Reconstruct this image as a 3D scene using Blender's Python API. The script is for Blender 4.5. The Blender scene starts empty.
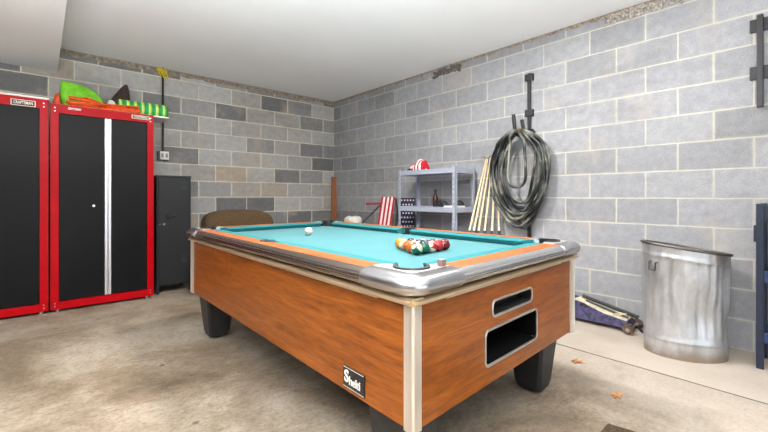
import bpy, bmesh, math, random
from mathutils import Vector, Matrix, noise
random.seed(7)
PI = math.pi
C = bpy.context.scene.collection
sc = bpy.context.scene

# ------------------------------------------------------------------ helpers
def lin(c):
    return tuple((v/255/12.92 if v/255 <= .04045 else ((v/255+.055)/1.055)**2.4) for v in c) + (1,)

class NT:
    """small helper round a node tree"""
    def __init__(s, name, rough=.5, metal=0, color=(128, 128, 128)):
        s.m = bpy.data.materials.new(name); s.m.use_nodes = True
        s.t = s.m.node_tree; s.b = s.t.nodes['Principled BSDF']
        s.b.inputs['Base Color'].default_value = lin(color)
        s.b.inputs['Roughness'].default_value = rough
        s.b.inputs['Metallic'].default_value = metal
        s.tc = None
    def n(s, typ, **kw):
        nd = s.t.nodes.new(typ)
        for k, v in kw.items():
            if k.startswith('i_'):
                nd.inputs[k[2:].replace('_', ' ')].default_value = v
            else: setattr(nd, k, v)
        return nd
    def l(s, a, b): s.t.links.new(a, b)
    def obj(s):
        if not s.tc: s.tc = s.n('ShaderNodeTexCoord')
        return s.tc.outputs['Object']
    def mapped(s, scale=(1, 1, 1), loc=(0, 0, 0), rot=(0, 0, 0)):
        mp = s.n('ShaderNodeMapping'); mp.inputs['Scale'].default_value = scale
        mp.inputs['Location'].default_value = loc; mp.inputs['Rotation'].default_value = rot
        s.l(s.obj(), mp.inputs['Vector']); return mp.outputs[0]
    def noise(s, vec, scale, detail=4, rough=.55, dist=0):
        nd = s.n('ShaderNodeTexNoise'); nd.inputs['Scale'].default_value = scale
        nd.inputs['Detail'].default_value = detail; nd.inputs['Roughness'].default_value = rough
        nd.inputs['Distortion'].default_value = dist
        s.l(vec, nd.inputs['Vector']); return nd.outputs['Fac']
    def ramp(s, fac, stops):
        r = s.n('ShaderNodeValToRGB'); e = r.color_ramp.elements
        while len(e) < len(stops): e.new(.5)
        for el, (p, c) in zip(e, stops): el.position = p; el.color = c if len(c) == 4 else lin(c)
        s.l(fac, r.inputs['Fac']); return r.outputs['Color']
    def mix(s, fac, a, b, mode='MIX'):
        m = s.n('ShaderNodeMix', data_type='RGBA', blend_type=mode)
        for v, k in ((fac, 0), (a, 6), (b, 7)):
            if isinstance(v, (int, float, tuple)): m.inputs[k].default_value = v
            else: s.l(v, m.inputs[k])
        return m.outputs[2]
    def math(s, op, a, b=0., c=0.):
        m = s.n('ShaderNodeMath', operation=op)
        for v, k in ((a, 0), (b, 1), (c, 2)):
            if isinstance(v, (int, float)): m.inputs[k].default_value = v
            else: s.l(v, m.inputs[k])
        return m.outputs[0]
    def col(s, o): s.l(o, s.b.inputs['Base Color'])
    def rgh(s, o): s.l(o, s.b.inputs['Roughness'])
    def bump(s, h, strength=.3, dist=.01):
        b = s.n('ShaderNodeBump'); b.inputs['Strength'].default_value = strength
        b.inputs['Distance'].default_value = dist; s.l(h, b.inputs['Height'])
        s.l(b.outputs[0], s.b.inputs['Normal'])

def plain(name, color, rough=.5, metal=0, var=.08, scale=30, bump=0, stretch=(1, 1, 1), spec=.5):
    k = NT(name, rough, metal, color); k.b.inputs['Specular IOR Level'].default_value = spec
    v = k.mapped(stretch); f = k.noise(v, scale, 3)
    lo = tuple(max(0, c*(1-var)) for c in color); hi = tuple(min(255, c*(1+var)) for c in color)
    k.col(k.ramp(f, [(.3, lo), (.7, hi)]))
    if bump: k.bump(f, bump, .003)
    return k.m

LOC = {}
class MB:
    def __init__(s): s.bm = bmesh.new()
    def box(s, x0, x1, y0, y1, z0, z1, bev=0):
        vs = [s.bm.verts.new(p) for p in ((x0,y0,z0),(x1,y0,z0),(x1,y1,z0),(x0,y1,z0),(x0,y0,z1),(x1,y0,z1),(x1,y1,z1),(x0,y1,z1))]
        fs = [s.bm.faces.new([vs[i] for i in f]) for f in ((3,2,1,0),(4,5,6,7),(0,1,5,4),(1,2,6,5),(2,3,7,6),(3,0,4,7))]
        if bev:
            es = list({e for f in fs for e in f.edges})
            bmesh.ops.bevel(s.bm, geom=es, offset=bev, segments=2, profile=.6, affect='EDGES', clamp_overlap=True)
        return s
    def obox(s, p0, p1, w, t, up=(0, 0, 1), bev=0):
        """bar of section w x t from p0 to p1"""
        p0, p1 = Vector(p0), Vector(p1); d = (p1-p0).normalized(); u = Vector(up)
        a = d.cross(u).normalized(); b = a.cross(d).normalized()
        vs = [s.bm.verts.new(p + a*(i*w/2) + b*(j*t/2)) for p in (p0, p1) for i, j in ((-1,-1),(1,-1),(1,1),(-1,1))]
        fs = [s.bm.faces.new([vs[i] for i in f]) for f in ((3,2,1,0),(4,5,6,7),(0,1,5,4),(1,2,6,5),(2,3,7,6),(3,0,4,7))]
        if bev:
            es = list({e for f in fs for e in f.edges})
            bmesh.ops.bevel(s.bm, geom=es, offset=bev, segments=2, profile=.6, affect='EDGES', clamp_overlap=True)
        return s
    def loft(s, rings, cap=True, closed=True, loop=False):
        rv = [[s.bm.verts.new(p) for p in r] for r in rings]; n = len(rv[0])
        m = len(rv)
        for i in range(m if loop else m-1):
            A, B = rv[i], rv[(i+1) % m]
            for j in range(n if closed else n-1):
                q = (A[j], A[(j+1) % n], B[(j+1) % n], B[j])
                try: s.bm.faces.new(q)
                except ValueError: pass
        if cap and closed and not loop:
            s.bm.faces.new(rv[0][::-1]); s.bm.faces.new(rv[-1])
        return s
    def tube(s, path, r, seg=8, cap=True, loop=False):
        path = [Vector(p) for p in path]; n = len(path)
        rs = r if isinstance(r, (list, tuple)) else [r]*n
        up = None; rings = []
        for i, p in enumerate(path):
            a = path[(i-1) % n] if (i or loop) else p; b = path[(i+1) % n] if (i < n-1 or loop) else p
            d = (b-a).normalized()
            if up is None:
                up = Vector((0, 0, 1)) if abs(d.z) < .9 else Vector((1, 0, 0))
            x = d.cross(up).normalized(); up = x.cross(d).normalized()
            rings.append([p + (x*math.cos(t*2*PI/seg) + up*math.sin(t*2*PI/seg))*rs[i] for t in range(seg)])
        return s.loft(rings, cap, True, loop)
    def cyl(s, p0, p1, r0, r1=None, seg=16): return s.tube([p0, p1], [r0, r0 if r1 is None else r1], seg)
    def lathe(s, prof, c=(0, 0, 0), seg=24, sx=1, sy=1, cap=True):
        return s.loft([[Vector((c[0]+r*sx*math.cos(t*2*PI/seg), c[1]+r*sy*math.sin(t*2*PI/seg), c[2]+z)) for t in range(seg)] for r, z in prof], cap)
    def ball(s, c, r, u=20, v=12, sc_=(1, 1, 1)):
        bmesh.ops.create_uvsphere(s.bm, u_segments=u, v_segments=v, radius=1,
            matrix=Matrix.Translation(c) @ Matrix.Diagonal((r*sc_[0], r*sc_[1], r*sc_[2], 1)))
        return s
    def prism(s, poly, z0, z1):
        return s.loft([[Vector((x, y, z0)) for x, y in poly], [Vector((x, y, z1)) for x, y in poly]])
    def addmesh(s, me, mat=None):
        t = bmesh.new(); t.from_mesh(me)
        if mat: t.transform(mat)
        tmp = bpy.data.meshes.new('tmp'); t.to_mesh(tmp); s.bm.from_mesh(tmp)
        t.free(); bpy.data.meshes.remove(tmp); return s
    def xf(s, fn):
        for v in s.bm.verts: v.co = Vector(fn(v.co))
        return s
    def build(s, name, mat, parent=None, at=None, smooth=None, mods=None):
        root = parent
        while root is not None and root.parent is not None: root = root.parent
        L = Vector(LOC[root.name]) if root is not None else Vector(at or (0, 0, 0))
        for v in s.bm.verts: v.co -= L
        bmesh.ops.recalc_face_normals(s.bm, faces=s.bm.faces[:])
        me = bpy.data.meshes.new(name); s.bm.to_mesh(me); s.bm.free()
        me.materials.append(mat)
        o = bpy.data.objects.new(name, me); C.objects.link(o)
        if parent is None: o.location = L; LOC[o.name] = L
        else: o.parent = parent
        if smooth is not None:
            for p in me.polygons: p.use_smooth = True
            if smooth < 180: me.set_sharp_from_angle(angle=math.radians(smooth))
        return o

def tag(o, label=None, cat=None, group=None, kind=None):
    for k, v in (('label', label), ('category', cat), ('group', group), ('kind', kind)):
        if v: o[k] = v
    return o
def thing(name, label, cat, loc, group=None):
    o = bpy.data.objects.new(name, None); C.objects.link(o); o.location = loc; o.empty_display_size = .1
    LOC[o.name] = Vector(loc); return tag(o, label, cat, group)
def copy_tree(o, parent=None):
    c = o.copy(); C.objects.link(c); c.parent = parent
    if parent is None: LOC[c.name] = Vector(o.location)
    for ch in list(o.children): copy_tree(ch, c)
    return c

def curve_mesh(splines, depth, bevel=0):
    """flat outline(s) with holes -> solid mesh in XY, thickness +-depth"""
    cu = bpy.data.curves.new('c', 'CURVE'); cu.dimensions = '2D'; cu.fill_mode = 'BOTH'; cu.extrude = depth
    for pts in splines:
        sp = cu.splines.new('POLY'); sp.points.add(len(pts)-1); sp.use_cyclic_u = True
        for p, q in zip(sp.points, pts): p.co = (q[0], q[1], 0, 1)
    return eval_mesh(cu)
def eval_mesh(data, mods=()):
    o = bpy.data.objects.new('tmp', data); C.objects.link(o)
    for typ, kw in mods:
        m = o.modifiers.new('m', typ)
        for k, v in kw.items(): setattr(m, k, v)
    dg = bpy.context.evaluated_depsgraph_get(); dg.update()
    me = bpy.data.meshes.new_from_object(o.evaluated_get(dg)); bpy.data.objects.remove(o); return me
def text_mesh(txt, size, depth=.001, spacing=1, shear=0, offset=0, align='CENTER'):
    cu = bpy.data.curves.new('t', 'FONT'); cu.body = txt; cu.size = size; cu.extrude = depth
    cu.align_x = align; cu.align_y = 'CENTER'; cu.space_character = spacing; cu.shear = shear; cu.offset = offset
    return eval_mesh(cu)
def rrect(x0, x1, y0, y1, r, n=5):
    pts = []
    for cx, cy, a in ((x1-r, y1-r, 0), (x0+r, y1-r, 90), (x0+r, y0+r, 180), (x1-r, y0+r, 270)):
        for i in range(n+1):
            t = math.radians(a+90*i/n); pts.append((cx+r*math.cos(t), cy+r*math.sin(t)))
    return pts
def subdiv(me, lv=2): return eval_mesh(me, [('SUBSURF', dict(levels=lv, render_levels=lv))])
def mesh_of(mb):
    bmesh.ops.recalc_face_normals(mb.bm, faces=mb.bm.faces[:])
    me = bpy.data.meshes.new('m'); mb.bm.to_mesh(me); mb.bm.free(); return me

# ------------------------------------------------------------------ camera maths (only used once, to set the camera)
YAW = math.radians(48.333); FPX = 385.785
CAM = Vector((-3.5125, -5.156, 1.030))
cam = bpy.data.cameras.new('camera'); co = bpy.data.objects.new('camera', cam); C.objects.link(co)
co.location = CAM; co.rotation_euler = (PI/2, 0, YAW-PI/2)
cam.sensor_width = 36; cam.lens = FPX/768*36; cam.shift_y = -19.87/768; cam.clip_start = .05
sc.camera = co

# ------------------------------------------------------------------ materials
def block_mat(name, along, shift, stops, mortar, mvar=1., seed=0, stain=.5, band=2.522):
    k = NT(name, .92)
    sep = k.n('ShaderNodeSeparateXYZ'); k.l(k.obj(), sep.inputs[0])
    comb = k.n('ShaderNodeCombineXYZ')
    k.l(k.math('ADD', sep.outputs[along], shift), comb.inputs[0]); k.l(sep.outputs['Z'], comb.inputs[1])
    # slightly wandering joints
    nz = k.n('ShaderNodeTexNoise'); nz.inputs['Scale'].default_value = 9; k.l(k.obj(), nz.inputs['Vector'])
    vm = k.n('ShaderNodeVectorMath', operation='MULTIPLY_ADD'); vm.inputs[1].default_value = (.007, .007, .007)
    k.l(nz.outputs['Color'], vm.inputs[0]); k.l(comb.outputs[0], vm.inputs[2])
    sub = k.n('ShaderNodeVectorMath', operation='SUBTRACT'); sub.inputs[1].default_value = (.0035, .0035, .0035)
    k.l(vm.outputs[0], sub.inputs[0])
    br = k.n('ShaderNodeTexBrick'); br.offset = .5; br.offset_frequency = 2; br.squash = 1
    k.l(sub.outputs[0], br.inputs['Vector'])
    for nm, v in (('Scale', 1), ('Mortar Size', .0062), ('Mortar Smooth', .35), ('Bias', 0), ('Brick Width', .4064), ('Row Height', .2032)):
        br.inputs[nm].default_value = v
    br.inputs['Color1'].default_value = (0, 0, 0, 1); br.inputs['Color2'].default_value = (1, 1, 1, 1); br.inputs['Mortar'].default_value = (.5, .5, .5, 1)
    base = k.ramp(br.outputs['Color'], stops)
    big = k.noise(k.mapped((1, 1, 1), (seed, seed, 0)), 2.2, 5, .6)
    med = k.noise(k.obj(), 16, 5, .65); fine = k.noise(k.obj(), 160, 2, .7)
    g = k.ramp(fine, [(.25, (.52, .52, .52, 1)), (.55, (1, 1, 1, 1)), (.8, (1.14, 1.14, 1.14, 1))])
    c = k.mix(.75, base, g, 'MULTIPLY')
    c = k.mix(.6, c, k.ramp(med, [(.3, (.74, .74, .76, 1)), (.65, (1.12, 1.12, 1.1, 1))]), 'MULTIPLY')
    # tan mortar-smear stains
    st = k.ramp(big, [(.56, (0, 0, 0, 1)), (.70, (stain, stain, stain, 1))])
    c = k.mix(st, c, lin((176, 164, 146)))
    # mortar, partly smeared over the blocks
    mo = k.mix(.5, lin(mortar), k.ramp(med, [(.3, (.78, .76, .72, 1)), (.7, (1.08, 1.08, 1.06, 1))]), 'MULTIPLY')
    wear = k.ramp(k.noise(k.obj(), 1.7, 4, .6), [(.3, (.45, .45, .45, 1)), (.55, (mvar, mvar, mvar, 1))])
    mf = k.math('MULTIPLY', br.outputs['Fac'], wear)
    c = k.mix(mf, c, mo)
    halo = k.n('ShaderNodeTexBrick'); halo.offset = .5; k.l(sub.outputs[0], halo.inputs['Vector'])
    for nm, v in (('Scale', 1), ('Mortar Size', .022), ('Mortar Smooth', 1.), ('Brick Width', .4064), ('Row Height', .2032)): halo.inputs[nm].default_value = v
    hg = k.ramp(k.noise(k.mapped((1, 1, 1), (5, 5, seed)), 3.5, 5, .7), [(.44, (0, 0, 0, 1)), (.62, (.6, .6, .6, 1))])
    c = k.mix(k.math('MULTIPLY', halo.outputs['Fac'], hg), c, lin(tuple(q*.9 for q in mortar)))
    grime = k.ramp(k.noise(k.mapped((1, 1, 2.2), (2, 9, seed)), 1.1, 5, .65), [(.52, (1, 1, 1, 1)), (.72, (.74, .73, .72, 1))])
    c = k.mix(1., c, grime, 'MULTIPLY')
    # rough brown bed joint under the ceiling
    edge = k.math('GREATER_THAN', k.math('ADD', sep.outputs['Z'], k.math('MULTIPLY', k.noise(k.obj(), 7, 4), .10)), band)
    c = k.mix(edge, c, k.ramp(k.noise(k.obj(), 28, 4, .7), [(.3, (92, 84, 76)), (.5, (140, 126, 110)), (.72, (176, 166, 152))]))
    k.col(c)
    h = k.math('SUBTRACT', k.math('MULTIPLY', fine, .35), k.math('MULTIPLY', br.outputs['Fac'], .8))
    h = k.math('ADD', h, k.math('MULTIPLY', med, .3))
    k.bump(h, .5, .006)
    return k.m
M = {}
M['block_left'] = block_mat('block_left', 'X', 0, [(0, (110, 110, 111)), (.28, (132, 131, 130)), (.5, (160, 158, 156)), (.75, (186, 184, 181)), (.9, (170, 166, 160)), (1, (180, 164, 144))], (226, 220, 202), 1., 3, .55, 2.535)
M['block_right'] = block_mat('block_right', 'Y', .2032, [(0, (134, 135, 138)), (.10, (147, 148, 151)), (.4, (155, 156, 160)), (.75, (160, 161, 165)), (1, (165, 166, 168))], (198, 194, 183), 1.0, 8, .35, 2.565)

k = NT('ceiling_paint', .9, 0, (238, 238, 238)); f = k.noise(k.obj(), 1.2, 3)
k.col(k.ramp(f, [(.3, (235, 235, 236)), (.7, (241, 241, 242))])); k.bump(k.noise(k.obj(), 120, 3), .08, .003); M['ceiling'] = k.m

def floor_mat():
    k = NT('concrete', .8)
    v = k.obj()
    b = k.noise(v, 1.3, 6, .62, .4); m = k.noise(k.mapped((1, 1, 1), (4, 2, 0)), 5.5, 6, .65, .6); f = k.noise(v, 60, 4, .7)
    c = k.ramp(b, [(.30, (102, 87, 69)), (.43, (132, 117, 98)), (.56, (158, 146, 129)), (.72, (172, 163, 150))])
    c = k.mix(.75, c, k.ramp(m, [(.28, (.66, .62, .56, 1)), (.5, (1, .99, .97, 1)), (.7, (1.1, 1.1, 1.1, 1))]), 'MULTIPLY')
    c = k.mix(.8, c, k.ramp(f, [(.3, (.66, .63, .6, 1)), (.5, (1, 1, 1, 1)), (.68, (1.12, 1.12, 1.12, 1))]), 'MULTIPLY')
    # scraped, pale broom streaks
    sv = k.mapped((1.2, 9, 1), (0, 0, 0), (0, 0, .5))
    c = k.mix(k.ramp(k.noise(sv, 3.0, 5, .65, .5), [(.56, (0, 0, 0, 1)), (.72, (.14, .14, .14, 1))]), c, lin((206, 201, 192)))
    gr = k.noise(k.mapped((1, 1.6, 1), (3, 3, 0), (0, 0, .4)), 24, 5, .75)
    c = k.mix(.8, c, k.ramp(gr, [(.32, (.70, .68, .65, 1)), (.5, (1, 1, 1, 1)), (.66, (1.16, 1.15, 1.13, 1))]), 'MULTIPLY')
    pt = k.ramp(k.noise(k.mapped((1, 1, 1), (8, 1, 0)), 9, 3, .6), [(.64, (0, 0, 0, 1)), (.70, (.6, .6, .6, 1))])
    c = k.mix(pt, c, lin((112, 98, 82)))
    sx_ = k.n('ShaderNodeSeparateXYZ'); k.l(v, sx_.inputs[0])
    lit_ = k.ramp(k.math('ADD', k.math('MULTIPLY', sx_.outputs['X'], .5), k.math('MULTIPLY_ADD', b, .5, .95)), [(.42, (0, 0, 0, 1)), (.66, (.6, .6, .6, 1))])  # lit floor beside the joint painted in, paler towards the right wall
    c = k.mix(lit_, c, k.mix(.6, lin((186, 176, 164)), k.ramp(f, [(.3, (.8, .78, .76, 1)), (.6, (1.05, 1.05, 1.05, 1))]), 'MULTIPLY'))
    # oil spots
    vo = k.n('ShaderNodeTexVoronoi'); vo.inputs['Scale'].default_value = 3.2; k.l(v, vo.inputs['Vector'])
    sp = k.ramp(k.math('ADD', vo.outputs['Distance'], k.math('MULTIPLY', f, .07)), [(.07, (1, 1, 1, 1)), (.11, (0, 0, 0, 1))])
    gate = k.ramp(k.noise(k.mapped((1, 1, 1), (9, 3, 0)), 2.1, 2), [(.52, (0, 0, 0, 1)), (.56, (.7, .7, .7, 1))])
    c = k.mix(k.mix(1., sp, gate, 'MULTIPLY'), c, lin((74, 64, 54)))
    dk = k.ramp(k.noise(k.mapped((1, 1, 1), (1, 7, 0)), 2.4, 7, .7), [(.55, (0, 0, 0, 1)), (.72, (.6, .6, .6, 1))])
    c = k.mix(dk, c, lin((108, 92, 74)))
    k.col(c); k.rgh(k.ramp(m, [(.3, (.6, .6, .6, 1)), (.7, (.9, .9, .9, 1))]))
    k.bump(k.math('ADD', f, m), .25, .004); return k.m
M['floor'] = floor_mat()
k = NT('pale_concrete', .85); f = k.noise(k.obj(), 90, 4, .75); b = k.noise(k.obj(), 3, 5, .6)
c = k.ramp(b, [(.3, (168, 156, 142)), (.7, (180, 170, 157))])
k.col(k.mix(.6, c, k.ramp(f, [(.3, (.84, .82, .8, 1)), (.6, (1.04, 1.04, 1.04, 1))]), 'MULTIPLY')); k.bump(f, .2, .003); M['floor_edge'] = k.m
M['dark_gap'] = plain('joint_dirt', (34, 29, 25), .95)

def wood(name, stretch, cols, rough=.35, scale=1., rot=(0, 0, 0)):
    k = NT(name, rough)
    v = k.mapped(stretch, (0, 0, 0), rot)
    a = k.noise(v, 6*scale, 5, .6, .9); b = k.noise(v, 34*scale, 4, .6, .3)
    c = k.ramp(k.math('ADD', k.math('MULTIPLY', a, .65), k.math('MULTIPLY', b, .35)), list(zip((.34, .47, .56, .68), cols)))
    k.col(c); k.b.inputs['Coat Weight'].default_value = .08; k.b.inputs['Specular IOR Level'].default_value = .3; k.b.inputs['Coat Roughness'].default_value = .2
    return k.m
CH = [(98, 48, 12), (130, 69, 19), (146, 80, 24), (164, 95, 34)]
M['cherry_side'] = wood('cherry_laminate_long', (6, .45, 5), CH, .36, 1., (.06, 0, 0))
M['cherry_end'] = wood('cherry_laminate_end', (.45, 6, 5), CH, .36, 1., (0, .06, 0))
RWC = [(138, 70, 30), (156, 84, 38), (168, 94, 45), (180, 106, 54)]
M['rail_wood_long'] = wood('rail_wood_long', (9, .5, 3), RWC, .4)
M['rail_wood_end'] = wood('rail_wood_end', (.5, 9, 3), RWC, .4)
M['pine'] = wood('weathered_plank', (9, 9, .6), [(108, 62, 34), (136, 82, 46), (150, 94, 56), (164, 106, 66)], .6)
M['cue_wood'] = wood('maple_shaft', (9, 9, .6), [(206, 180, 134), (222, 198, 154), (230, 208, 168), (238, 220, 184)], .35)

def metal(name, color, rough, var=.06, stretch=(1, 1, 1), scale=25):
    if var < .02: return NT(name, rough, 1, color).m
    k = NT(name, rough, 1, color); v = k.mapped(stretch); f = k.noise(v, scale, 3)
    k.col(k.ramp(f, [(.3, tuple(c*(1-var) for c in color)), (.7, tuple(min(255, c*(1+var)) for c in color))]))
    k.rgh(k.ramp(f, [(.3, (rough*.8,)*3+(1,)), (.7, (min(1, rough*1.25),)*3+(1,))])); return k.m
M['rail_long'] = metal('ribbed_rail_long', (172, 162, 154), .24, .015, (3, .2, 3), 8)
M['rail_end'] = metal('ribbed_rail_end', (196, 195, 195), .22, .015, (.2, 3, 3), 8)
M['casting'] = metal('polished_casting', (196, 196, 199), .24, .01, (1, 1, 1), 6)
M['casting_top'] = metal('casting_top', (236, 236, 236), .38, .02)
M['bronze'] = metal('champagne_trim', (220, 196, 160), .36, .01, (1, 1, 1), 6)
M['post'] = metal('corner_post_aluminium', (236, 229, 218), .42, .01, (1, 1, .2), 6)
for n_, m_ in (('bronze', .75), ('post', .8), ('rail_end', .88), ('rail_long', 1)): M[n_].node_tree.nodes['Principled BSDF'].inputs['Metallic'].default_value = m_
M['trimring'] = metal('opening_trim', (214, 212, 208), .4, .01)
M['screw'] = metal('screw', (200, 200, 200), .3)
M['black_plastic'] = plain('black_plastic', (24, 24, 25), .42, 0, .1)
M['black_matte'] = plain('black_matte', (9, 9, 9), .9, spec=.1)
M['leg_black'] = plain('leg_black', (36, 36, 37), .5, 0, .2, 40, .15)
M['rubber'] = plain('pocket_rubber', (30, 31, 34), .55)
k = NT('table_cloth', .95, 0, (86, 176, 176)); f = k.noise(k.obj(), 400, 2); b = k.noise(k.obj(), 3, 4)
k.col(k.mix(.5, k.ramp(b, [(.3, (48, 111, 116)), (.7, (57, 119, 124))]), k.ramp(f, [(.3, (.9, .9, .9, 1)), (.7, (1.05, 1.05, 1.05, 1))]), 'MULTIPLY'))
k.b.inputs['Sheen Weight'].default_value = .1; M['cloth'] = k.m
k = NT('cushion_cloth', .95); f = k.noise(k.obj(), 300, 2)
k.col(k.ramp(f, [(.3, (20, 104, 108)), (.7, (26, 114, 118))])); M['cushion'] = k.m

# ------------------------------------------------------------------ room
ZC = 2.542; X0, Y0 = -6.6, -8.8
def struct(o): o['kind'] = 'structure'; return o
JX = -.82
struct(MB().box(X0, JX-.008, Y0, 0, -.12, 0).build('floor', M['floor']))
struct(MB().box(JX+.006, 0, Y0, 0, -.12, 0).build('floor_edge', M['floor_edge']))
struct(MB().box(JX-.009, JX+.007, Y0, 0, -.12, -.002).build('floor_joint', M['dark_gap']))
struct(MB().box(X0-.2, .2, Y0-.2, .2, ZC, ZC+.12).build('ceiling', M['ceiling']))
struct(MB().box(X0-.2, .2, 0, .2, -.12, ZC).build('wall_left', M['block_left']))
struct(MB().box(0, .2, Y0-.2, 0, -.12, ZC).build('wall_right', M['block_right']))
struct(MB().box(X0-.2, X0, Y0-.2, 0, -.12, ZC).build('wall_far_left', M['block_left']))
w = MB().box(X0, -5.6, Y0-.2, Y0, -.12, ZC).box(-.8, 0, Y0-.2, Y0, -.12, ZC).box(-5.6, -.8, Y0-.2, Y0, 2.2, ZC)
struct(w.build('wall_near', M['block_left']))
struct(MB().box(X0, -3.385, Y0, -.001, 2.296, ZC-.001).build('ceiling_soffit', M['ceiling']))

# crumbled gap in the mortar under the ceiling, right wall
def crumble(name, y0, y1, z0, z1, n, mat, seed, lab):
    r = random.Random(seed); b = MB()
    for i in range(n):
        y = r.uniform(y0, y1); z = r.uniform(z0, z1); s_ = r.uniform(.008, .02)
        b.ball((-.004, y, z), s_, 7, 5, (.8, r.uniform(.8, 2.2), r.uniform(.6, 1.2)))
    o = b.build(name, mat, at=(0, (y0+y1)/2, (z0+z1)/2), smooth=60); o['kind'] = 'structure'; return o
M['mortar_crumb'] = plain('mortar_crumb', (150, 143, 134), .95, 0, .35, 60, .4)
M['mortar_dark'] = plain('mortar_dark', (96, 90, 84), .95, 0, .4, 60, .4)
crumble('mortar_patch', -2.50, -2.10, 2.445, 2.515, 60, M['mortar_dark'], 1, '')
crumble('mortar_patch', -4.50, -3.96, 2.45, 2.52, 90, M['mortar_crumb'], 2, '')

# ------------------------------------------------------------------ pool table
TO = Vector((-2.679, -4.350, 0))
TU = Vector((.9990, .0455, 0)); TV = Vector((.0044, 1.0, 0))
def T(p):
    q = min(1, max(0, (p[2]-.63)/.06)); return TO + TU*p[0] + TV*p[1] + Vector((0, 0, p[2]-.010*q))
BW, BL, ZB, ZT, ZBED = 1.27, 2.285, .32, .800, .764
table = thing('pool_table', 'coin-operated style pool table with turquoise cloth and cherry wood sides', 'pool table', T((BW/2, BL/2, 0)))
def tb(mb, name, mat, parent=None, smooth=None): return mb.xf(T).build(name, mat, parent or table, smooth=smooth)
ZP = .726
# side panels
tb(MB().box(0, .02, .03, BL-.03, ZB, ZP), 'side_panel', M['cherry_side'])
tb(MB().box(BW-.02, BW, .03, BL-.03, ZB, ZP), 'side_panel', M['cherry_side'])
tb(MB().box(.03, BW-.03, BL-.02, BL, ZB, ZP), 'end_panel', M['cherry_end'])
# near end panel with ball-return openings
up = (.455, .792, .568, .628, .022); lo = (.405, .84, .390, .524, .022)
me = curve_mesh([[(.03, ZB), (BW-.03, ZB), (BW-.03, ZP), (.03, ZP)], rrect(*up), rrect(*lo)], .01)
b = MB().addmesh(me, Matrix.Translation((0, .01, 0)) @ Matrix.Rotation(PI/2, 4, 'X'))
ep = tb(b, 'end_panel', M['cherry_end'])
for (x0, x1, z0, z1, r) in (up, lo):
    path = [(x, -.001, z) for x, z in rrect(x0, x1, z0, z1, r, 6)]
    tb(MB().tube(path, .0055, 6, loop=True), 'opening_trim', M['trimring'], smooth=60)
def tray(x0, x1, z0, z1, d):
    b = MB(); t = .005; f = .0005
    b.box(x0-t, x1+t, d, d+t, z0-t, z1+t); b.box(x0, x0+t, f, d, z0, z1); b.box(x1-t, x1, f, d, z0, z1)
    b.box(x0+t, x1-t, f, d, z0, z0+t); b.box(x0+t, x1-t, f, d, z1-t, z1); return b
tb(tray(up[0], up[1], up[2], up[3], .07), 'ball_window', M['leg_black'])
tb(tray(lo[0], lo[1], lo[2], lo[3], .34), 'ball_return', M['black_matte'])
tb(MB().box(.02, BW-.02, .02, BL-.02, ZB-.008, ZB+.006), 'bottom_board', M['black_matte'])
tb(MB().box(.02, BW-.02, .36, BL-.02, .6, .72).box(.002, BW-.002, .002, .03, .7262, .752).box(.002, BW-.002, BL-.03, BL-.002, .7262, .752).box(.002, .03, .03, BL-.03, .7262, .752).box(BW-.03, BW-.002, .03, BL-.03, .7262, .752), 'bed_support', M['black_matte'])
# corner posts: angle profile with two bright ribs
def post(cx, cy, sx, sy):
    pr = [(0.036, -.004), (.012, -.006), (.0, -.010), (-.010, 0), (-.006, .012), (-.004, .036), (.008, .036), (.008, .008), (.036, .008)]
    b = MB().loft([[Vector((cx+sx*x, cy+sy*y, z)) for x, y in pr] for z in (ZB-.006, ZP)])
    b.cyl((cx+sx*-.004, cy+sy*-.004, ZB-.004), (cx+sx*-.004, cy+sy*-.004, ZP), .0085, seg=10)
    return tb(b, 'corner_post', M['post'], smooth=35)
post(0, 0, 1, 1); post(BW, 0, -1, 1); post(0, BL, 1, -1); post(BW, BL, -1, -1)
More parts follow.
